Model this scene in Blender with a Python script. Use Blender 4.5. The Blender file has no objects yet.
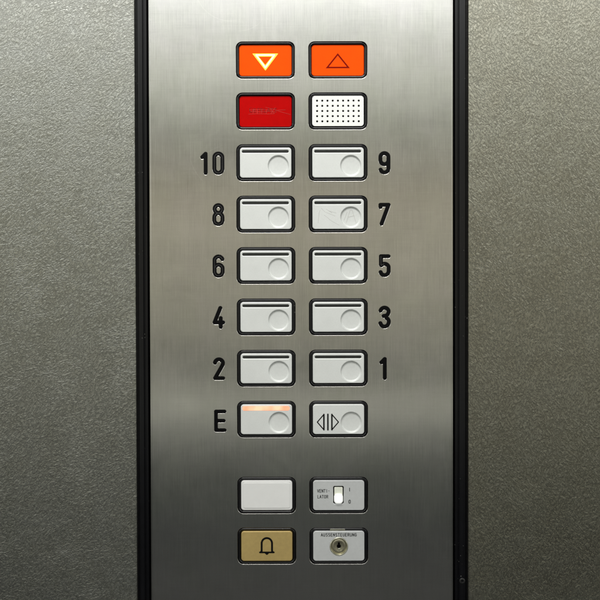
import bpy, math
import numpy as np
from mathutils import Vector

U = 0.00055                     # one layout unit in metres (a button is about 32 mm wide)
S = bpy.context.scene
COL = S.collection

# ------------------------------------------------------------------ materials
def lin(c):
    return tuple(((v/255)/12.92 if v/255 <= .04045 else ((v/255+.055)/1.055)**2.4) for v in c)

class NT:
    def __init__(s, name):
        s.m = bpy.data.materials.new(name); s.m.use_nodes = True
        s.t = s.m.node_tree; s.b = s.t.nodes['Principled BSDF']
    def n(s, kind, **kw):
        x = s.t.nodes.new(kind)
        for k, v in kw.items():
            if k.startswith('i_'): x.inputs[k[2:].replace('_', ' ')].default_value = v
            else: setattr(x, k, v)
        return x
    def l(s, a, b): s.t.links.new(a, b)
    def set(s, **kw):
        for k, v in kw.items():
            s.b.inputs[k.replace('_', ' ')].default_value = v
        return s
    def coords(s, scale, rot=(0, 0, 0), loc=(0, 0, 0), world=False):
        tc = s.n('ShaderNodeNewGeometry') if world else s.n('ShaderNodeTexCoord')
        mp = s.n('ShaderNodeMapping')
        mp.inputs['Scale'].default_value = scale
        mp.inputs['Rotation'].default_value = rot
        mp.inputs['Location'].default_value = loc
        s.l(tc.outputs['Position' if world else 'Object'], mp.inputs['Vector'])
        return mp.outputs['Vector']
    def noise(s, vec, scale=1, detail=2, rough=.5, dist=0, norm=True):
        x = s.n('ShaderNodeTexNoise'); x.inputs['Scale'].default_value = scale
        x.inputs['Detail'].default_value = detail; x.inputs['Roughness'].default_value = rough
        x.inputs['Distortion'].default_value = dist
        s.l(vec, x.inputs['Vector']); return x.outputs['Fac']
    def rng(s, v, a, b, c, d):
        x = s.n('ShaderNodeMapRange')
        for k, q in zip(('From Min', 'From Max', 'To Min', 'To Max'), (a, b, c, d)): x.inputs[k].default_value = q
        s.l(v, x.inputs['Value']); return x.outputs['Result']
    def math(s, op, a, b=None):
        x = s.n('ShaderNodeMath', operation=op)
        for i, q in enumerate((a, b)):
            if q is None: continue
            if isinstance(q, (int, float)): x.inputs[i].default_value = q
            else: s.l(q, x.inputs[i])
        return x.outputs[0]
    def tint(s, col, fac):      # base colour multiplied by a scalar field
        x = s.n('ShaderNodeVectorMath', operation='SCALE')
        x.inputs[0].default_value = col[:3]; s.l(fac, x.inputs['Scale'])
        s.l(x.outputs[0], s.b.inputs['Base Color'])
    def bump(s, h, strength, dist):
        x = s.n('ShaderNodeBump'); x.inputs['Strength'].default_value = strength
        x.inputs['Distance'].default_value = dist
        s.l(h, x.inputs['Height']); s.l(x.outputs['Normal'], s.b.inputs['Normal'])

def m_steel():
    t = NT('brushed_steel')
    t.set(Metallic=1.0, Anisotropic=1.0)
    tan = t.n('ShaderNodeCombineXYZ'); tan.inputs[0].default_value = 1
    t.l(tan.outputs[0], t.b.inputs['Tangent'])
    fine = t.noise(t.coords((4200, 1, 55)), 1, 3, .65)
    mid = t.noise(t.coords((420, 1, 12)), 1, 2, .6)
    cross = t.noise(t.coords((40, 1, 1500), loc=(3, 0, 7)), 1, 2, .6)
    cloud = t.noise(t.coords((26, 1, 34)), 1, 4, .62, .6)
    blot = t.noise(t.coords((75, 1, 60), loc=(5, 1, 2)), 1, 3, .6, 1.0)
    # a few hairline arcs scratched by rings and keys
    def arc(cx, cz, r, w, half, ang):
        g = t.n('ShaderNodeTexCoord'); sep = t.n('ShaderNodeSeparateXYZ')
        t.l(g.outputs['Object'], sep.inputs[0])
        dx = t.math('SUBTRACT', sep.outputs[0], (cx-300)*U); dz = t.math('SUBTRACT', sep.outputs[2], (300-cz)*U)
        d = t.math('SQRT', t.math('ADD', t.math('MULTIPLY', dx, dx), t.math('MULTIPLY', dz, dz)))
        line = t.rng(t.math('ABSOLUTE', t.math('SUBTRACT', d, r*U)), 0, w*U, 1, 0)
        cosd = t.math('DIVIDE', t.math('ADD', t.math('MULTIPLY', dx, math.cos(ang)), t.math('MULTIPLY', dz, math.sin(ang))), d)
        return t.math('MULTIPLY', line, t.rng(cosd, math.cos(half), math.cos(half*.6), 0, 1))
    arcs = None
    for a in ((232, -14, 36, .5, .8, -2.1), (240, 2, 30, .4, .5, -1.2), (232, 150, 42, .5, .35, -2.6), (235, 168, 30, .4, .5, 3.0),
              (120, 330, 150, .45, .16, -.72), (205, 380, 60, .4, .25, -.9), (190, 470, 48, .4, .6, .5), 
              (255, 235, 95, .35, .22, 2.1), (430, 250, 70, .3, .25, 2.5), (180, 120, 90, .3, .2, -.6)):
        v = arc(*a); arcs = v if arcs is None else t.math('MAXIMUM', arcs, v)
    f = t.math('ADD', t.math('MULTIPLY', t.rng(fine, .3, .7, -.5, .5), .18), t.math('MULTIPLY', t.rng(mid, .3, .7, -.5, .5), .045))
    f = t.math('ADD', f, t.math('MULTIPLY', t.rng(cloud, .3, .7, -.5, .5), .13))
    f = t.math('ADD', f, t.math('MULTIPLY', t.rng(blot, .35, .7, 0, 1), -.05))
    f = t.math('ADD', f, t.math('MULTIPLY', t.rng(cross, .3, .7, -.5, .5), .045))
    f = t.math('ADD', f, t.math('MULTIPLY', arcs, .07))
    # greasy finger smudges, and reflected brightness painted low in the centre and beside E
    def smudge_sheen(cx, cz, rx, rz, amp):
        g = t.n('ShaderNodeTexCoord'); mp = t.n('ShaderNodeMapping', vector_type='TEXTURE')
        mp.inputs['Location'].default_value = ((cx-300)*U, 0, (300-cz)*U); mp.inputs['Scale'].default_value = (rx*U, 10, rz*U)
        t.l(g.outputs['Object'], mp.inputs['Vector']); ln = t.n('ShaderNodeVectorMath', operation='LENGTH'); t.l(mp.outputs[0], ln.inputs[0])
        return t.math('MULTIPLY', t.math('MULTIPLY', t.rng(ln.outputs['Value'], .2, 1.1, 1, 0), t.rng(blot, .35, .6, .2, 1)), amp)
    for a in ((231, 168, 10, 17, .16), (176, 291, 22, 14, -.10), (402, 262, 26, 12, .08), (190, 232, 26, 12, .06), (182, 405, 24, 16, .14), (420, 335, 20, 16, -.06),
              (425, 120, 18, 26, .06), (300, 150, 8, 40, .06), (302, 330, 8, 60, -.06), (205, 128, 30, 16, -.05), (300, 470, 60, 22, .18), (300, 545, 40, 40, .10)):
        f = t.math('ADD', f, smudge_sheen(*a))
    f = t.math('ADD', f, 1.0)
    hue = t.noise(t.coords((60, 1, 45), loc=(9, 2, 1)), 1, 3, .6, .5)
    mix = t.n('ShaderNodeMix', data_type='RGBA'); t.l(t.rng(hue, .3, .7, 0, 1), mix.inputs[0])
    mix.inputs[6].default_value = (.60, .592, .548, 1); mix.inputs[7].default_value = (.605, .584, .565, 1)
    x = t.n('ShaderNodeVectorMath', operation='SCALE'); t.l(mix.outputs[2], x.inputs[0]); t.l(f, x.inputs['Scale'])
    t.l(x.outputs[0], t.b.inputs['Base Color'])
    r = t.math('ADD', t.rng(fine, .3, .7, .15, .21), t.math('MULTIPLY', t.rng(cloud, .3, .7, -.5, .5), .06))
    t.l(t.math('ADD', r, t.math('MULTIPLY', arcs, .06)), t.b.inputs['Roughness'])
    t.bump(fine, .06, .00003)
    return t.m

def m_wall(name, col_a, col_b, ang, seed, rough):
    t = NT(name); t.set(Metallic=.95)
    warp = t.n('ShaderNodeTexNoise'); warp.inputs['Scale'].default_value = 75; warp.inputs['Detail'].default_value = 2
    tc = t.n('ShaderNodeTexCoord'); t.l(tc.outputs['Object'], warp.inputs['Vector'])
    sub = t.n('ShaderNodeVectorMath', operation='SUBTRACT'); t.l(warp.outputs['Color'], sub.inputs[0]); sub.inputs[1].default_value = (.5, .5, .5)
    sc = t.n('ShaderNodeVectorMath', operation='SCALE'); t.l(sub.outputs[0], sc.inputs[0]); sc.inputs['Scale'].default_value = .0045
    add = t.n('ShaderNodeVectorMath', operation='ADD'); t.l(tc.outputs['Object'], add.inputs[0]); t.l(sc.outputs[0], add.inputs[1])
    def layer(a, sx, sz, loc):
        mp = t.n('ShaderNodeMapping', vector_type='TEXTURE')
        mp.inputs['Rotation'].default_value = (0, a, 0); mp.inputs['Scale'].default_value = (sx, 1, sz); mp.inputs['Location'].default_value = loc
        t.l(add.outputs[0], mp.inputs['Vector']); return mp.outputs['Vector']
    n1 = t.noise(layer(ang, 1/400, 1/860, (seed, 0, 0)), 1, 2, .5, .1)
    n2 = t.noise(layer(ang+.7, 1/450, 1/900, (0, seed, 3)), 1, 2, .5, .1)
    v = t.n('ShaderNodeTexVoronoi', feature='SMOOTH_F1'); v.inputs['Scale'].default_value = 1; v.inputs['Smoothness'].default_value = .4
    t.l(layer(ang+.25, 1/430, 1/780, (seed, 2, 1)), v.inputs['Vector'])
    sel = t.rng(t.noise(t.coords((38, 38, 38), loc=(seed, 0, 0)), 1, 2), .35, .65, .1, .9)
    mx = t.n('ShaderNodeMix', data_type='FLOAT'); t.l(sel, mx.inputs[0]); t.l(n1, mx.inputs[2]); t.l(n2, mx.inputs[3])
    ridg = t.math('ABSOLUTE', t.math('SUBTRACT', mx.outputs[0], .5))
    crease = t.rng(ridg, 0, .075, 0, 1)
    h = t.math('ADD', t.math('MULTIPLY', mx.outputs[0], .75), t.math('MULTIPLY', v.outputs['Distance'], .35))
    h = t.math('ADD', h, t.math('MULTIPLY', crease, .26))
    big = t.noise(t.coords((16, 16, 16), loc=(seed, 4, 0)), 1, 3)
    blot = t.noise(t.coords((70, 70, 70), loc=(seed, 7, 0)), 1, 3)
    mix = t.n('ShaderNodeMix', data_type='RGBA'); t.l(t.rng(blot, .35, .65, 0, 1), mix.inputs[0])
    mix.inputs[6].default_value = (*col_a, 1); mix.inputs[7].default_value = (*col_b, 1)
    pit_shade = t.math('MULTIPLY', t.rng(h, .55, 1.05, .90, 1.08), t.rng(crease, 0, 1, .78, 1.04))  # pits and creases darkened in the colour, as occlusion would
    x = t.n('ShaderNodeVectorMath', operation='SCALE'); t.l(mix.outputs[2], x.inputs[0]); t.l(pit_shade, x.inputs['Scale'])
    t.l(x.outputs[0], t.b.inputs['Base Color'])
    t.l(t.rng(big, .3, .7, rough-.02, rough+.03), t.b.inputs['Roughness'])
    t.bump(h, 1.0, .000092)
    return t.m

def m_simple(name, col, rough=.4, metallic=0.0, coat=0.0, var=.06, scale=900, bump=.0, spec=.5, emis=None, es=0):
    t = NT(name); t.set(Metallic=metallic, Roughness=rough, Coat_Weight=coat)
    t.b.inputs['Specular IOR Level'].default_value = spec
    n = t.noise(t.coords((scale,)*3), 1, 3, .6)
    w = t.noise(t.coords((90,)*3, world=True), 1, 3, .6)
    f = t.math('ADD', t.rng(n, .3, .7, 1-var, 1+var), t.rng(w, .3, .7, -var, var))
    t.tint(col, f)
    if bump: t.bump(n, .6, bump)
    if emis:
        t.b.inputs['Emission Color'].default_value = (*emis, 1); t.b.inputs['Emission Strength'].default_value = es
    return t.m

def m_glow():                   # lit indicator strip: lamps show as pale spots in the salmon lens
    t = NT('lit_indicator_lens'); t.set(Roughness=.25)
    n = t.noise(t.coords((150, 1, 60), loc=(2.3, 0, 0)), 1, 1, .5)
    r = t.n('ShaderNodeValToRGB'); t.l(n, r.inputs[0])
    e = r.color_ramp.elements; e[0].position = .38; e[0].color = (1, .28, .12, 1); e[1].position = .66; e[1].color = (1, .60, .36, 1)
    t.b.inputs['Base Color'].default_value = (.6, .2, .15, 1)
    t.l(r.outputs[0], t.b.inputs['Emission Color']); t.b.inputs['Emission Strength'].default_value = 1.0
    return t.m

M = dict(
    steel=m_steel(),
    wall_l=m_wall('grained_wall_cool', (.405, .41, .378), (.385, .387, .348), -1.0, 3.1, .2),
    wall_r=m_wall('grained_wall_warm', (.34, .333, .280), (.32, .309, .254), 1.05, 11.7, .2),
    rubber=m_simple('black_rubber', (.003, .003, .004), .16, 0, 0, .15, 300, .000004, .4),
    recess=m_simple('dark_recess', (.002, .002, .002), .8, 0, 0, .1, 300, spec=.02),
    bezel=m_simple('black_plastic', (.002, .002, .003), .2, 0, 0, .2, 600, .000006, .5),
    cap=m_simple('silver_plastic', (.72, .74, .72), .42, .25, 0, .03, 1500, .000006, .5),
    dish=m_simple('silver_plastic_dish', (.69, .71, .69), .45, .2, 0, .03, 900, .000008, .5),
    white=m_simple('white_plastic', (.86, .87, .85), .4, 0, 0, .012, 700),
    lens=m_simple('dark_lens', (.020, .022, .020), .35, 0, 0, .3, 500),
    glow=m_glow(),
    orange=m_simple('orange_lens', (.93, .072, .001), .3, 0, 0, .03, 400, .00001, .06, (1, .09, .001), .2),
    red=m_simple('red_lens', (.43, .0005, .0005), .3, 0, 0, .05, 400, .00001, .06, (1, .0, .0), .05),
    lit=m_simple('lit_arrow', (.9, .7, .1), .4, 0, 0, .01, 400, 0, .1, (1, .55, .04), 1.0),
    core=m_simple('arrow_core', (.9, .85, .6), .4, 0, 0, .01, 400, 0, .5, (1, .93, .55), 1.6),
    blackscrew=m_simple('black_screw', (.03, .03, .03), .4, .6, 0, .2, 900),
    darkred=m_simple('dark_red_print', (.21, .006, .001), .5, spec=.05),
    redprint=m_simple('rubbed_red_print', (.2, .01, .01), .5, 0, 0, .3, 2500, 0, .06),
    redscratch=m_simple('pale_red_scratch', (.50, .03, .026), .6, 0, 0, .4, 3000, 0, .15),
    blank=m_simple('milky_plastic', (.72, .725, .71), .35, 0, 0, .015, 300),
    gold=m_simple('gold_plastic', (.47, .345, .13), .42, .35, 0, .05, 700, .00001),
    plate=m_simple('printed_silver_plate', (.56, .575, .575), .40, .25, 0, .03, 800, .00001),
    ink=m_simple('black_ink', (.004, .004, .004), .6, 0, 0, .2, 800, spec=.08),
    grey_ink=m_simple('worn_grey_ink', (.025, .027, .027), .6, 0, 0, .3, 1800, spec=.1),
    paint=m_simple('black_engraving_paint', (.002, .002, .0025), .3, 0, 0, .2, 800, .00001, .12),
    grey_line=m_simple('grey_groove_line', (.03, .03, .028), .6, 0, 0, .35, 1500),
    scratch=m_simple('fine_scratch', (.50, .50, .48), .6, 0, 0, .15, 2500),
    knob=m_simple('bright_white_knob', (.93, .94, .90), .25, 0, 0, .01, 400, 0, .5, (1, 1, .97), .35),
    cream=m_simple('cream_plastic', (.74, .76, .66), .35, 0, 0, .02, 400),
    brass=m_simple('lock_brass', (.40, .38, .28), .38, 1, 0, .12, 900, .00002),
    nickel=m_simple('lock_rim', (.66, .65, .52), .34, 1, 0, .08, 900, .00001),
    screw=m_simple('dull_clip', (.25, .25, .2), .4, .8, 0, .2, 900),
)

def dust(m):
    nt = m.node_tree; b = nt.nodes['Principled BSDF']; old = b.inputs['Base Color'].links[0].from_socket
    g = nt.nodes.new('ShaderNodeNewGeometry'); v = nt.nodes.new('ShaderNodeTexVoronoi'); v.inputs['Scale'].default_value = 520
    nt.links.new(g.outputs['Position'], v.inputs['Vector'])
    w = nt.nodes.new('ShaderNodeTexNoise'); w.inputs['Scale'].default_value = 130; nt.links.new(g.outputs['Position'], w.inputs['Vector'])
    t = nt.nodes.new('ShaderNodeMapRange'); t.inputs['From Min'].default_value = .55; t.inputs['From Max'].default_value = .75
    t.inputs['To Min'].default_value = 0; t.inputs['To Max'].default_value = .22; nt.links.new(w.outputs['Fac'], t.inputs['Value'])
    l = nt.nodes.new('ShaderNodeMath'); l.operation = 'LESS_THAN'; nt.links.new(v.outputs['Distance'], l.inputs[0]); nt.links.new(t.outputs[0], l.inputs[1])
    mx = nt.nodes.new('ShaderNodeMix'); mx.data_type = 'RGBA'; nt.links.new(l.outputs[0], mx.inputs[0]); nt.links.new(old, mx.inputs[6])
    mx.inputs[7].default_value = (.09, .09, .085, 1); nt.links.new(mx.outputs[2], b.inputs['Base Color'])
dust(M['rubber']); dust(M['bezel'])

# ------------------------------------------------------------------ shape helpers (layout units, x right, y up)
def rrect(cx, cy, w, h, r, n=8):
    pts = []
    for sx, sy, a0 in ((1, 1, 0), (-1, 1, 90), (-1, -1, 180), (1, -1, 270)):
        for k in range(n+1):
            a = math.radians(a0+90*k/n)
            pts.append((cx+sx*(w/2-r)+r*math.cos(a), cy+sy*(h/2-r)+r*math.sin(a)))
    return pts
def circle(cx, cy, r, n=48): return [(cx+r*math.cos(2*math.pi*k/n), cy+r*math.sin(2*math.pi*k/n)) for k in range(n)]
def arcp(cx, cy, r, a0, a1, n=16, ry=None):
    ry = ry or r
    return [(cx+r*math.cos(math.radians(a0+(a1-a0)*k/n)), cy+ry*math.sin(math.radians(a0+(a1-a0)*k/n))) for k in range(n+1)]

def outlines(lines, hw, step=.3):
    """closed outlines of strokes with round ends (distance field + marching squares)"""
    P = np.array([p for l in lines for p in l]); lo = P.min(0)-hw-3*step; hi = P.max(0)+hw+3*step
    xs = np.arange(lo[0], hi[0]+step, step); ys = np.arange(lo[1], hi[1]+step, step)
    X, Y = np.meshgrid(xs, ys, indexing='ij'); D = np.full(X.shape, 1e9)
    for l in lines:
        for (x0, y0), (x1, y1) in zip(l[:-1], l[1:]):
            dx, dy = x1-x0, y1-y0; L = dx*dx+dy*dy+1e-12
            t = np.clip(((X-x0)*dx+(Y-y0)*dy)/L, 0, 1)
            D = np.minimum(D, np.hypot(X-x0-t*dx, Y-y0-t*dy))
    F = hw-D; F[np.abs(F) < 1e-9] = 1e-9
    nx, ny = F.shape; seg = {}; pos = {}
    def e(i, j, k):             # edge key; k 0: along x, 1: along y
        key = (i, j, k)
        if key not in pos:
            a = F[i, j]; b = F[i+1, j] if k == 0 else F[i, j+1]; t = a/(a-b)
            pos[key] = (xs[i]+(t*step if k == 0 else 0), ys[j]+(t*step if k else 0))
        return key
    for i in range(nx-1):
        for j in range(ny-1):
            c = [F[i, j] > 0, F[i+1, j] > 0, F[i+1, j+1] > 0, F[i, j+1] > 0]
            if all(c) or not any(c): continue
            E = [(i, j, 0), (i+1, j, 1), (i, j+1, 0), (i, j, 1)]
            ins = []; outs = []
            for q in range(4):
                a, b = c[q], c[(q+1) % 4]
                if a and not b: outs.append(E[q])
                if b and not a: ins.append(E[q])
            if len(ins) == 1: seg[e(*outs[0])] = e(*ins[0])
            else:
                for o in outs:
                    q = E.index(o); cand = E[(q-1) % 4]
                    seg[e(*o)] = e(*(cand if cand in ins else ins[0]))
    loops = []
    while seg:
        k, v = seg.popitem(); loop = [k]
        while v != k and v in seg: loop.append(v); v = seg.pop(v)
        pts = [pos[q] for q in loop]
        if len(pts) > 5:
            A = np.array(pts)
            A = (A+.5*(np.roll(A, 1, 0)+np.roll(A, -1, 0)))/2
            keep = [0]
            for q in range(1, len(A)):
                if np.hypot(*(A[q]-A[keep[-1]])) > step*.55: keep.append(q)
            loops.append([tuple(A[q]) for q in keep])
    return loops

def to_wall(v): return (v[0]*U, -v[2]*U, v[1]*U)       # local z (layout units) points out of the wall

def finish(me, smooth=True):
    me.update()
    if smooth:
        for p in me.polygons:
            p.use_smooth = abs(p.normal.y) < .9995
        me.set_sharp_from_angle(angle=math.radians(50))

def slab(splines, back, front, bevel=0.0, res=2):
    """extruded sheet with holes between depths back..front, bevelled edges"""
    cu = bpy.data.curves.new('c', 'CURVE'); cu.dimensions = '2D'; cu.fill_mode = 'BOTH'
    for pts in splines:
        sp = cu.splines.new('POLY'); sp.points.add(len(pts)-1)
        for p, (x, y) in zip(sp.points, pts): p.co = (x, y, 0, 1)
        sp.use_cyclic_u = True
    cu.extrude = (front-back)/2-bevel; cu.bevel_depth = bevel; cu.bevel_resolution = res; cu.offset = -bevel
    ob = bpy.data.objects.new('c', cu); COL.objects.link(ob)
    dg = bpy.context.evaluated_depsgraph_get(); dg.update()
    me = bpy.data.meshes.new_from_object(ob.evaluated_get(dg))
    mid = (front+back)/2
    for v in me.vertices: v.co = to_wall((v.co.x, v.co.y, v.co.z+mid))
    bpy.data.objects.remove(ob); bpy.data.curves.remove(cu)
    me.materials.clear(); finish(me); return me

def text_mesh(txt, size, cx, cy, z, sx=1.0, spacing=1.0, thick=.12, offset=0):
    cu = bpy.data.curves.new('t', 'FONT'); cu.body = txt; cu.size = size; cu.align_x = 'CENTER'; cu.align_y = 'CENTER'
    cu.space_character = spacing; cu.extrude = thick/2; cu.offset = offset
    ob = bpy.data.objects.new('t', cu); COL.objects.link(ob)
    dg = bpy.context.evaluated_depsgraph_get(); dg.update()
    me = bpy.data.meshes.new_from_object(ob.evaluated_get(dg))
    for v in me.vertices: v.co = to_wall((cx+v.co.x*sx, cy+v.co.y, z+v.co.z))
    bpy.data.objects.remove(ob); bpy.data.curves.remove(cu)
    me.materials.clear(); finish(me, False); return me

def revolve(prof, cx=0, cy=0, n=64):
    """prof: list of (radius, depth) from outside to centre"""
    V = []; Fc = []
    for r, z in prof:
        if r < 1e-6: V.append((cx, cy, z)); continue
        for k in range(n): a = 2*math.pi*k/n; V.append((cx+r*math.cos(a), cy+r*math.sin(a), z))
    idx = 0
    for a, b in zip(prof[:-1], prof[1:]):
        if b[0] < 1e-6:
            for k in range(n): Fc.append((idx+k, idx+(k+1) % n, idx+n))
        else:
            for k in range(n): Fc.append((idx+k, idx+(k+1) % n, idx+n+(k+1) % n, idx+n+k))
        idx += n
    me = bpy.data.meshes.new('r'); me.from_pydata([to_wall(v) for v in V], [], Fc)
    me.update()
    for p in me.polygons: p.use_smooth = True
    me.set_sharp_from_angle(angle=math.radians(40)); return me

def loft(rings, cap=True):
    """rings: list of (outline points, depth); skin between consecutive outlines"""
    n = len(rings[0][0]); V = []; Fc = []
    for pts, z in rings: V += [(x, y, z) for x, y in pts]
    for q in range(len(rings)-1):
        for k in range(n): a = q*n; Fc.append((a+k, a+(k+1) % n, a+n+(k+1) % n, a+n+k))
    if cap: Fc.append(tuple((len(rings)-1)*n+k for k in range(n)))
    me = bpy.data.meshes.new('l'); me.from_pydata([to_wall(v) for v in V], [], Fc); me.update()
    for p in me.polygons: p.use_smooth = p.loop_total == 4
    me.set_sharp_from_angle(angle=math.radians(45)); return me

def extrude_z(prof, x0, z0, z1):
    """vertical profile strip: prof = [(x, depth)] swept from z0 to z1 (layout units)"""
    V = []; n = len(prof)
    for zz in (z0, z1): V += [(x0+x, zz, d) for x, d in prof]
    Fc = [(k, k+1, n+k+1, n+k) for k in range(n-1)]
    me = bpy.data.meshes.new('e'); me.from_pydata([to_wall(v) for v in V], [], Fc); me.update()
    for p in me.polygons: p.use_smooth = True
    me.set_sharp_from_angle(angle=math.radians(40)); return me

def mesh(name, me, mat, parent=None, label=None):
    me.name = name
    if not me.materials: me.materials.append(M[mat])
    o = bpy.data.objects.new(name, me); COL.objects.link(o); o.parent = parent
    if label: o['label'] = label
    return o
def thing(name, label, cat, x=0, y=0, group=None):
    o = bpy.data.objects.new(name, None); COL.objects.link(o); o.location = (x*U, 0, y*U)
    o.empty_display_size = .01
    return tag(o, label, cat, group)
def tag(o, label, cat, group=None):
    o['label'] = label; o['category'] = cat
    if group: o['group'] = group
    return o

# ------------------------------------------------------------------ layout
XL, XR = -33.9, 38.3
ROWS = [239.0, 188.3, 137.0, 85.7, 34.4, -17.0, -68.4, -119.5, -195.9, -246.9]
PL, PR = -150.4, 153.2            # steel plate edges
FW, FH = 57.8, 35.9               # bezel outside
CW, CH = 51.3, 30.0               # cap outside
TOP, BOT = 430, -430

# numerals (centred, stroke skeletons)
G = {
 '0': [arcp(0, 5.6, 4, 0, 180)+arcp(0, -5.6, 4, 180, 360)+[(4, 5.6)]],
 '1': [[(-1.9, 6.0), (1.5, 9.4), (1.5, -9.6)]],
 '2': [arcp(0, 5.5, 4, 172, -22)+[(2.2, 1.2), (-3.9, -9.4), (4.1, -9.4)]],
 '3': [arcp(-.1, 5.3, 4.1, 165, -62, 18), arcp(-.1, 5.3, 4.1, -62, -80, 3)+[(-1.0, 1.1)], [(1.2, 1.2)]+arcp(-.1, -4.9, 4.3, 62, -165, 20, 4.6)],
 '4': [[(1.6, 9.5), (-4.2, -5.0), (4.3, -5.0)], [(1.9, -.6), (1.9, -9.5)]],
 '5': [[(4.0, 9.4), (-3.6, 9.4), (-3.6, .9)]+arcp(0, -2.2, 4.1, 140, 0)+arcp(0, -5.4, 4.1, 0, -165)],
 '6': [arcp(0, 5.6, 4, 18, 180)+arcp(0, -5.6, 4, 180, 360)+arcp(0, -2.6, 4, 0, 175)],
 '7': [[(-4.0, 7.2), (-4.0, 9.4), (4.1, 9.4), (-2.9, -9.5)]],
 '8': [arcp(0, 5.6, 3.7, 0, 360, 36, 3.9), arcp(0, -3.3, 4.1, 0, 180, 20, 5.0)+arcp(0, -5.3, 4.1, 180, 360, 20)+[(4.1, -3.3)]],
 '9': [arcp(0, -5.6, 4, 198, 360)+arcp(0, 5.6, 4, 0, 180)+arcp(0, 2.6, 4, 180, 355)],
 'E': [[(4.4, 9.3), (-4.1, 9.3), (-4.1, -9.5), (4.5, -9.5)], [(-4.1, 0), (3.6, 0)]],
}
XNL, XNR = -81.3, 84.6
numerals = []
def place(ch, x, y): return [[(px+x, py+y) for px, py in l] for l in G[ch]]
DY = -.4
left = [('10', 2), ('8', 3), ('6', 4), ('4', 5), ('2', 6), ('E', 7)]
right = [('9', 2), ('7', 3), ('5', 4), ('3', 5), ('1', 6)]
for s, r in left:
    y = ROWS[r]+DY
    lines = place('1', XNL-14.0, y)+place('0', XNL+.2, y) if s == '10' else place(s, XNL+(.9 if s == 'E' else 0), y-(1 if s == 'E' else 0))
    numerals.append((s, lines))
for s, r in right:
    numerals.append((s, place(s, XNR-(1.4 if s == '1' else 0), ROWS[r]+DY)))
for i, (s, l) in enumerate(numerals): numerals[i] = (s, l, outlines(l, 1.8 if s == 'E' else 1.92))

# ------------------------------------------------------------------ control panel
panel = thing('control_panel', 'brushed stainless steel control panel with engraved black numerals between two grained walls', 'control panel')
holes = [rrect(x, y, FW+.9, FH+.9, 6.2) for x in (XL, XR) for y in ROWS]
gl = [o for n in numerals for o in n[2]]
EDGE = 1.5
pw, ph = PR-PL-2*EDGE, TOP-BOT
outer = [(PL+EDGE, BOT), (PR-EDGE, BOT), (PR-EDGE, TOP), (PL+EDGE, TOP)]
mesh('steel_plate', slab([outer]+holes+gl, -3.2, 0, .26, 2), 'steel', panel)
prof = [(0, -9), (0, -1.4)]+[(EDGE*(1-math.cos(math.radians(a))), -1.4+1.1*math.sin(math.radians(a))) for a in (20, 40, 60, 80, 90)]+[(EDGE+.5, -.3)]
mesh('plate_edge', extrude_z(prof, PL, BOT, TOP), 'steel', panel)
mesh('plate_edge', extrude_z([(-a, b) for a, b in prof], PR, BOT, TOP), 'steel', panel)
grey_line = {'8', '6', '0', '5', '10'}
for s, l, o in numerals:
    num = mesh('numeral', slab(outlines(l, 2.1), -2.0, -.22), 'paint', panel, 'numeral %s engraved and filled with black' % s)
    if s in grey_line:
        ll = l[-1:] if s == '10' else ([l[0][1:9]] if s == '5' else l)
        mesh('groove_midline', slab(outlines(ll, .24, .1), -.4, -.17), 'grey_line', num)  # thin grey line along the middle of the strokes

# dark channel behind plate, rubber strips and the walls
rec = mesh('dark_recess', slab([[(PL-10, BOT), (PR+12, BOT), (PR+12, TOP), (PL-10, TOP)]], -14, -12), 'recess'); rec['kind'] = 'structure'
def strip(side, x_in, w, label):
    s = side                       # profile runs from the plate outwards
    pts = [(1.7, -12), (1.7, -4.2)]
    pts += [(1.7+2.2*(1-math.cos(math.radians(a))), -4.2+2.0*math.sin(math.radians(a))) for a in range(15, 91, 15)]
    pts += [(4.6, -2.5), (5.0, -3.1), (5.6, -3.1), (6.1, -2.4)]
    c = (6.1+w-2.2)/2; hw = (w-2.2-6.1)/2
    pts += [(c-hw*math.cos(math.radians(a)), -2.4+1.3*math.sin(math.radians(a))) for a in range(20, 171, 15)]
    pts += [(w-2.2, -3.4), (w-1.6, -4.2), (w+.5, -4.6)]
    me = extrude_z([(s*a, b) for a, b in pts], x_in, BOT, TOP)
    return tag(mesh('rubber_seal', me, 'rubber'), label, 'rubber seal', 'black seals along the steel panel')
LW, RW = 13.6, 14.9
strip(-1, PL, LW, 'black rubber seal strip along the left edge of the steel panel')
rs = strip(1, PR, RW, 'black rubber seal strip along the right edge of the steel panel')
mesh('screw', revolve([(2.9, -2.2), (2.9, -.9), (2.5, -.6), (1.6, -.6), (1.3, -1.2), (0, -1.3)], PR+9.2, -283.0, 32), 'blackscrew', rs)
def wall(side, x_in, mat, label):
    pr = [(0, -12), (0, -2.6)]+[(2.4*(1-math.cos(math.radians(a))), -2.6+2.4*math.sin(math.radians(a))) for a in range(10, 91, 10)]+[(420, -.2)]
    me = extrude_z([(side*a, b) for a, b in pr], x_in, BOT, TOP)
    return tag(mesh('wall_panel', me, mat), label, 'wall panel')
wall(-1, PL-LW, 'wall_l', 'cool grey leather-grained metallic wall panel left of the button panel')
wall(1, PR+RW, 'wall_r', 'warm olive-grey leather-grained metallic wall panel right of the button panel')

# ------------------------------------------------------------------ buttons
def bezel_mesh():
    rings = []
    for inset, z in ((0, -6), (0, -1.0), (.25, -.5), (.7, -.22), (1.3, -.25), (2.0, -.6), (2.6, -1.3), (2.95, -2.2), (3.0, -8)):
        rings.append((rrect(0, 0, FW-2*inset, FH-2*inset, max(6.0-inset, 2.4), 10), z))
    me = loft(rings, cap=False)
    # closing floor behind the cap
    return me
BZ = bezel_mesh()
FLOOR = slab([rrect(0, 0, CW+4, CH+4, 3)], -10, -8)
def base(name, label, cat, col, row, group=None):
    t = thing(name, label, cat, (XL, XR)[col], ROWS[row], group)
    b = mesh('bezel', BZ, 'bezel', t)
    return t

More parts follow.
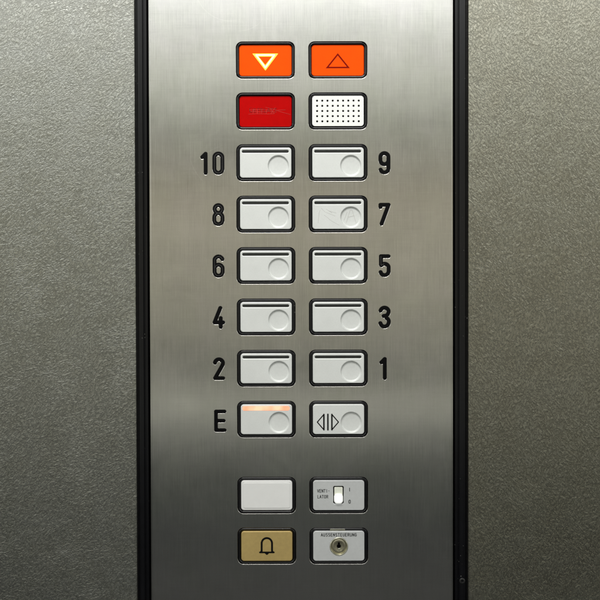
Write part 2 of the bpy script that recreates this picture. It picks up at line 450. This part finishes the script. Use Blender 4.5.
DX, DYC, DR = 12.6, -3.0, 10.1
SLOT = rrect(-.35, 11.2, 46.6, 2.7, 1.3, 6)
def dish_mesh():
    prof = [(DR+.1, .95), (DR-.05, .7), (DR-.4, -.1), (DR-.65, -.42), (DR-1.0, -.5)]
    for k in range(1, 11):
        r = (DR-1.0)*(1-k/10); prof.append((r, -.62+.2*(r/(DR-1.0))**2))
    return revolve(prof, DX, DYC)
CAPF = 1.1
cap_me = slab([rrect(0, 0, CW, CH, 2.9, 8), circle(DX, DYC, DR, 72), SLOT], -5, CAPF, .7, 4)
capd_me = slab([rrect(0, 0, CW, CH, 2.9, 8), circle(DX, DYC, DR, 72)], -5, CAPF, .7, 4)
dish_me = dish_mesh()
slot_me = slab([rrect(-.35, 11.2, 46.9, 3.0, 1.4, 6)], -3, -.9)
glow_me = slab([rrect(-.35, 11.2, 47.2, 4.6, 1.9, 6)], -3, CAPF+.25, .3, 2)

proto = base('floor_button', 'x', 'button', 0, 2, 'silver floor buttons')
c = mesh('button_cap', cap_me, 'cap', proto)
mesh('finger_dish', dish_me, 'dish', c)
mesh('indicator_slot', slot_me, 'lens', c)
def copy_tree(o, parent=None):
    q = o.copy(); COL.objects.link(q); q.parent = parent
    for ch in list(o.children): copy_tree(ch, q)
    return q
spec = [('10', 0, 2), ('8', 0, 3), ('6', 0, 4), ('4', 0, 5), ('2', 0, 6), ('E', 0, 7), ('9', 1, 2), ('7', 1, 3), ('5', 1, 4), ('3', 1, 5), ('1', 1, 6)]
def strokes(lines, hw, mat, parent, name, z=CAPF, th=.05, step=None):
    return mesh(name, slab(outlines(lines, hw, step or hw*.6), z-.1, z+th), mat, parent)
for i, (s, cc, rr) in enumerate(spec):
    b = proto if i == 0 else copy_tree(proto)
    b.location = ((XL, XR)[cc]*U, 0, ROWS[rr]*U)
    b['label'] = 'silver floor button with dark slot, %s of the engraved %s' % ('right' if cc == 0 else 'left', s)
    if s == 'E':
        b['label'] = 'silver floor button with glowing salmon slot, right of the engraved E'
        for ch in b.children:
            for g in ch.children:
                if g.name.startswith('indicator'):
                    g.data = glow_me.copy(); g.data.materials.clear(); g.data.materials.append(M['glow']); g['label'] = 'lit salmon indicator slot'
    if s == '7':
        b['label'] = 'scratched silver floor button with dark slot, left of the engraved 7'
        cp = [ch for ch in b.children if ch.name.startswith('button_cap')][0]
        strokes([[(-20, -9), (-19, 1), (-18, 4)], [(-17, 6), (-13, 2), (-8, 0), (-3, -2)], [(-14, -1), (-10, -4), (-8, -6), (-3, -9), (1, -11)], [(-9, 3), (-2, 1)],
                 [(-12, 5), (-6, 1)]], .17, 'scratch', cp, 'scratch_marks')
        strokes([[(8, -9), (12, 4), (14, 4), (18, -9)], [(10, -3), (16, -1.5)], [(6, -6), (9, 2)]], .18, 'scratch', cp, 'scratch_marks', z=-.6, th=.15)

# ---- door-open button
b = base('door_button', 'silver door opening button with black double-triangle symbol, no slot', 'button', 1, 7)
c = mesh('button_cap', capd_me, 'cap', b); mesh('finger_dish', dish_me, 'dish', c)
tri = lambda s, x: [[(x, 7.9), (x-s*7, 0), (x, -7.9), (x, 7.9)]]
sy = -2.8
sh = lambda ls: [[(a, q+sy) for a, q in l] for l in ls]
strokes(sh([[(-14.8, 7.6), (-21.3, 0), (-14.8, -7.6)], [(-6.6, 7.6), (-.1, 0), (-6.6, -7.6)]]), .55, 'ink', c, 'door_symbol')
strokes(sh([[(-14.7, 7.8), (-14.7, -7.8)], [(-10.7, 7.9), (-10.7, -7.9)], [(-6.7, 7.8), (-6.7, -7.8)]]), .75, 'ink', c, 'door_symbol', th=.07)

# ---- arrow indicators (lens sits below the bezel)
def lens(t, mat, z=-1.9):
    return mesh('lens', slab([rrect(0, 0, CW+.6, CH+.6, 2.8)], -5, z, .3), mat, t)
def tri_ring(outer, inner): return [outer, inner]
b = base('direction_indicator', 'orange down-arrow indicator with its pale yellow triangle lit', 'indicator', 0, 0, 'orange direction indicators')
l = lens(b, 'orange')
ar = mesh('arrow_symbol', slab([[(-12.9, 6.9), (12.7, 6.9), (0, -9.9)], [(-6.9, 4.0), (6.6, 4.0), (-.1, -4.5)]], -2, -1.8), 'lit', l, 'lit pale yellow down arrow')
strokes([[(-9.2, 5.5), (9.0, 5.5), (-.05, -7.0), (-9.2, 5.5)]], .62, 'core', l, 'arrow_core', z=-1.72, th=.05, step=.2)
b = base('direction_indicator', 'orange up-arrow indicator with dark red unlit triangle', 'indicator', 1, 0, 'orange direction indicators')
l = lens(b, 'orange')
mesh('arrow_symbol', slab([[(-12.1, -7.8), (12.1, -7.8), (0, 7.2)], [(-9.0, -6.3), (9.0, -6.3), (0, 4.8)]], -2, -1.8), 'darkred', l, 'dark red up arrow outline')
# ---- red lens
b = base('warning_indicator', 'deep red rectangular indicator lens with scratched faint lettering', 'indicator', 0, 1)
l = lens(b, 'red')
mesh('faint_lettering', text_mesh('ÜBERLAST', 6.4, -2.5, .9, -1.86, .95, 1.0, .06), 'redprint', l)
strokes([[(-17, -2.6), (-9, -2.2), (3, -2.5), (9, -2.1)], [(-16, 1.6), (-6, 2.0), (6, 1.5)], [(0, 4.2), (8, 2.2), (13, .3), (25, -3.2)], [(-15, .1), (-6, -.4), (4, .2), (11, -.6)],
         [(-12, 2.4), (-12.5, -2)], [(-8, 2.2), (-8.3, -2.4)], [(-3.5, 2.4), (-4, -2)], [(1, 2.2), (.7, -2.3)], [(5, 2.8), (8.5, -1.8)], [(9.5, 3.8), (5.5, -2)],
         [(10, 1.2), (20, 1.6)]], .2, 'redscratch', l, 'scratch_marks', z=-1.8, th=.02)
# ---- speaker grille
b = base('speaker_grille', 'white speaker grille pierced with rows of small black holes', 'speaker', 1, 1)
dots = [circle(5.19*i, 5.13*j, 1.05, 14) for i in range(-4, 5) for j in range(-2, 3)]
c = mesh('grille_plate', slab([rrect(0, 0, CW, CH, 2.9)]+dots, -1.5, .6, .15, 2), 'white', b)
mesh('dark_backing', slab([rrect(0, 0, CW-.4, CH-.4, 2.6)], -5, -2.5), 'recess', b)
# ---- blank, bell
b = base('blank_cover', 'plain milky white blank cover without any marking', 'cover', 0, 8)
c = mesh('cover_cap', slab([rrect(0, 0, CW, CH, 3.0)], -5, .4, .8, 4), 'blank', b)
mesh('inner_lens', slab([rrect(0, 0, CW-4.6, CH-4.4, 1.8)], 0, .75, .3, 3), 'blank', c)
b = base('alarm_button', 'gold alarm button with black bell symbol', 'button', 0, 9)
c = mesh('button_cap', slab([rrect(0, 0, CW, CH, 2.9)], -5, CAPF, .7, 4), 'gold', b)
bell = [[(-5.2, -5.6), (-5.2, 2.3)]+arcp(0, 2.9, 5.2, 175, 5, 18, 5.3)+[(5.2, 2.3), (5.2, -5.6)]]
strokes(bell, 1.0, 'ink', c, 'bell_symbol', step=.25)
strokes([[(-7.0, -6.2), (7.0, -6.2)], [(-1.1, -7.0), (0, -7.9), (1.1, -7.0)], [(-5.2, -4.6), (-6.2, -6.0)], [(5.2, -4.6), (6.2, -6.0)]], .85, 'ink', c, 'bell_symbol', th=.07, step=.25)

# ---- fan switch
b = base('fan_switch', 'silver switch plate lettered VENTILATOR with small white rocker', 'switch', 1, 8)
kx, ky = -.2, .6
win = rrect(kx, ky-.3, 10.6, 18.0, 1.6, 6)
c = mesh('switch_plate', slab([rrect(0, 0, CW, CH, 2.9), win], -5, CAPF, .5, 3), 'plate', b)
mesh('switch_well', slab([rrect(kx, ky-.3, 11.2, 18.6, 1.6)], -4.5, -3), 'recess', b)
k = mesh('rocker', slab([rrect(kx, ky+3.2, 8.4, 8.6, .9)], -3.2, .9, .4, 3), 'cream', b)
mesh('rocker_tip', slab([rrect(kx, ky-3.9, 8.8, 9.8, 3.2, 10)], -3.2, 3.2, 1.4, 5), 'knob', k, 'bright white rounded tip of the rocker')
L1 = {'A': [[(-1, -1.5), (0, 1.5), (1, -1.5)], [(-.65, -.55), (.65, -.55)]], 'U': [[(-.85, 1.5), (-.85, -.8)]+arcp(0, -.7, .85, 180, 360, 8)+[(.85, 1.5)]],
      'S': [[(.8, 1.1)]+arcp(0, .8, .8, 40, 250, 8, .72)+arcp(0, -.75, .85, 70, -140, 8, .78)], 'E': [[(.8, 1.5), (-.8, 1.5), (-.8, -1.5), (.8, -1.5)], [(-.8, 0), (.6, 0)]],
      'N': [[(-.85, -1.5), (-.85, 1.5), (.85, -1.5), (.85, 1.5)]], 'T': [[(-.95, 1.5), (.95, 1.5)], [(0, 1.5), (0, -1.5)]],
      'R': [[(-.8, -1.5), (-.8, 1.5), (.2, 1.5)]+arcp(.2, .75, .65, 90, -90, 6, .75)+[(-.8, 0)], [(.1, 0), (.9, -1.5)]],
      'G': [arcp(0, .6, .85, 30, 180, 8, .95)+arcp(0, -.6, .85, 180, 350, 8, .95)+[(.85, 0), (.15, 0)]], 'V': [[(-.95, 1.5), (0, -1.5), (.95, 1.5)]],
      'I': [[(0, 1.5), (0, -1.5)]], 'L': [[(-.7, 1.5), (-.7, -1.5), (.8, -1.5)]], 'O': [arcp(0, .6, .85, 0, 180, 8, .95)+arcp(0, -.6, .85, 180, 360, 8, .95)+[(.85, .6)]],
      '-': [[(-.5, 0), (.5, 0)]]}
def lettering(txt, x, y, h, pitch, hw, parent, sx=1.0):
    ls = []; k = h/3; n = len(txt)
    for i, ch in enumerate(txt):
        cx = x+(i-(n-1)/2)*pitch
        ls += [[(cx+px*k*sx, y+py*k) for px, py in l] for l in L1[ch]]
    o = strokes(ls, hw, 'grey_ink', parent, 'lettering', step=.12)
    return o
lettering('VENTI-', -15.2, 4.5, 3.0, 2.15, .27, c, .78)
lettering('LATOR', -16.0, -1.3, 3.0, 2.25, .27, c, .8)
lettering('I', 10.9, 5.8, 3.2, 2, .32, c); lettering('O', 10.9, -6.4, 3.2, 2, .34, c, .85)
# ---- key switch
b = base('key_switch', 'silver key switch plate lettered AUSSENSTEUERUNG around a round brass lock', 'key switch', 1, 9)
lx, ly = .1, -.6
c = mesh('lock_plate', slab([rrect(0, 0, CW, CH, 2.9), circle(lx, ly, 9.1, 64)], -5, CAPF, .5, 3), 'plate', b)
lettering('AUSSENSTEUERUNG', 0, 11.3, 2.9, 2.42, .29, c, .86)
ring = mesh('lock_ring', revolve([(9.2, -3), (9.2, 1.2), (8.9, 1.5), (8.3, 1.5), (7.9, 1.1), (7.7, 0), (7.6, -1.0)], lx, ly), 'nickel', b)
core = mesh('lock_core', revolve([(7.8, -.9), (7.2, -.4), (5.8, -.3), (4.9, -.35), (4.6, -.7), (3.2, -.85), (1.6, -.95), (0, -1.0)], lx, ly), 'brass', b)
mesh('keyhole', slab([[(lx-1.0, ly+3.9), (lx-1.0, ly+1.8), (lx-2.0, ly+1.0), (lx-2.0, ly-.7), (lx-1.2, ly-1.4), (lx-.9, ly-3.6), (lx+.6, ly-3.6), (lx+1.0, ly-1.4), (lx+2.0, ly-.7), (lx+2.0, ly+1.0), (lx+1.0, ly+1.8), (lx+1.0, ly+3.9)][::-1]], -2, -.3), 'recess', core)
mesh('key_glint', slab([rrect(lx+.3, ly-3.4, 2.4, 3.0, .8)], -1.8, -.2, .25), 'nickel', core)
mesh('retaining_clip', slab([rrect(-1.2, 15.9, 15.5, 2.2, .9)], -3, .2, .3), 'screw', b)

# ------------------------------------------------------------------ camera
D = 0.62
cam = bpy.data.cameras.new('camera'); co = bpy.data.objects.new('camera', cam); COL.objects.link(co)
pitch = .0183
cam.sensor_width = 36; cam.lens = 18/(300*U/(D/math.cos(pitch)))
co.location = (0, -D, D*math.tan(pitch))
co.rotation_euler = (math.radians(90)-pitch, 0, 0)
co.rotation_euler.rotate_axis('Z', -.0026)
cam.clip_start = .01; cam.clip_end = 50
S.camera = co

# ------------------------------------------------------------------ light: ceiling lamp + cabin surroundings, brightness bands shaped to suit the panel
w = bpy.data.worlds.new('World'); S.world = w; w.use_nodes = True
nt = w.node_tree; bg = nt.nodes['Background']
tc = nt.nodes.new('ShaderNodeTexCoord'); sp = nt.nodes.new('ShaderNodeSeparateXYZ'); nt.links.new(tc.outputs['Generated'], sp.inputs[0])
mr = nt.nodes.new('ShaderNodeMapRange'); mr.inputs['From Min'].default_value = -.5; mr.inputs['From Max'].default_value = .5
wob = nt.nodes.new('ShaderNodeTexNoise'); wob.inputs['Scale'].default_value = 5; wob.inputs['Detail'].default_value = 1
nt.links.new(tc.outputs['Generated'], wob.inputs['Vector'])
ws = nt.nodes.new('ShaderNodeMath'); ws.operation = 'MULTIPLY_ADD'; nt.links.new(wob.outputs['Fac'], ws.inputs[0]); ws.inputs[1].default_value = .05; ws.inputs[2].default_value = -.025
wa = nt.nodes.new('ShaderNodeMath'); wa.operation = 'ADD'; nt.links.new(sp.outputs[2], wa.inputs[0]); nt.links.new(ws.outputs[0], wa.inputs[1])
nt.links.new(wa.outputs[0], mr.inputs['Value'])
ramp = nt.nodes.new('ShaderNodeValToRGB'); nt.links.new(mr.outputs[0], ramp.inputs[0])
zc = D*math.tan(pitch)
want = [(0, (252, 253, 244)), (10, (244, 245, 236)), (30, (212, 213, 202)), (45, (200, 200, 188)), (75, (196, 196, 181)), (92, (176, 177, 162)), (115, (152, 153, 138)), (150, (132, 131, 117)), (170, (130, 127, 113)), (195, (148, 142, 123)),
        (215, (152, 147, 129)), (305, (135, 132, 116)), (345, (122, 120, 107)), (372, (98, 98, 89)), (390, (134, 133, 119)), (402, (158, 157, 142)), (413, (150, 149, 136)), (421, (112, 112, 103)), (434, (108, 109, 100)),
        (448, (76, 77, 70)), (468, (62, 63, 58)), (495, (55, 57, 52)), (530, (50, 51, 48)), (600, (52, 52, 49))]
REF = (.60, .585, .545)
LAMP_PART = .0
stops = []
for y, c in want:
    t = (300-y)*U-zc; dz = t/math.hypot(t, D)
    v = [a/b for a, b in zip(lin(c), REF)]
    stops.append((dz+.5, v))
stops.append((0.06, [q*.8 for q in stops[-1][1]]))
stops.append((.79, [2.9, 2.9, 2.82])); stops.append((.85, [2.9, 2.9, 2.8])); stops.append((.90, [.45, .45, .44])); stops.append((.97, [.3, .3, .3]))  # bright band added above the view to lift the wall tops
stops.sort(key=lambda q: q[0])
el = ramp.color_ramp.elements
SC = 2.6                          # ramp colours are kept within 0..1, the strength restores them
for i, (p, v) in enumerate(stops):
    e = el[i] if i < 2 else el.new(p)
    e.position = p; e.color = (*[q/SC for q in v], 1)
def nm(op, a, b):
    q = nt.nodes.new('ShaderNodeMath'); q.operation = op
    for i, v in enumerate((a, b)):
        if isinstance(v, (int, float)): q.inputs[i].default_value = v
        else: nt.links.new(v, q.inputs[i])
    return q.outputs[0]
xx = nm('DIVIDE', sp.outputs[0], .13); gx = nm('POWER', 2.718, nm('MULTIPLY', nm('MULTIPLY', xx, xx), -1.0))
lowz = nt.nodes.new('ShaderNodeMapRange'); lowz.inputs['From Min'].default_value = -.13; lowz.inputs['From Max'].default_value = -.19
nt.links.new(sp.outputs[2], lowz.inputs['Value'])
fac = nm('ADD', nm('MULTIPLY', nm('MULTIPLY', gx, lowz.outputs[0]), .75), .99)  # added low glow that brightens the panel's lower centre
vm = nt.nodes.new('ShaderNodeVectorMath'); vm.operation = 'SCALE'; nt.links.new(ramp.outputs[0], vm.inputs[0]); nt.links.new(fac, vm.inputs['Scale'])
nt.links.new(vm.outputs[0], bg.inputs['Color']); bg.inputs['Strength'].default_value = SC

la = bpy.data.lights.new('ceiling_lamp', 'AREA'); la.shape = 'RECTANGLE'; la.size = .5; la.size_y = .25; la.energy = 5.6; la.color = (1, .985, .95)
lo = bpy.data.objects.new('ceiling_lamp', la); COL.objects.link(lo); lo.location = (-.10, -.42, .62)
lo.rotation_euler = (Vector((0, 0, 0))-lo.location).to_track_quat('-Z', 'Y').to_euler()

S.view_settings.view_transform = 'Standard'; S.view_settings.look = 'None'
S.render.engine = 'CYCLES'
S.cycles.max_bounces = 6
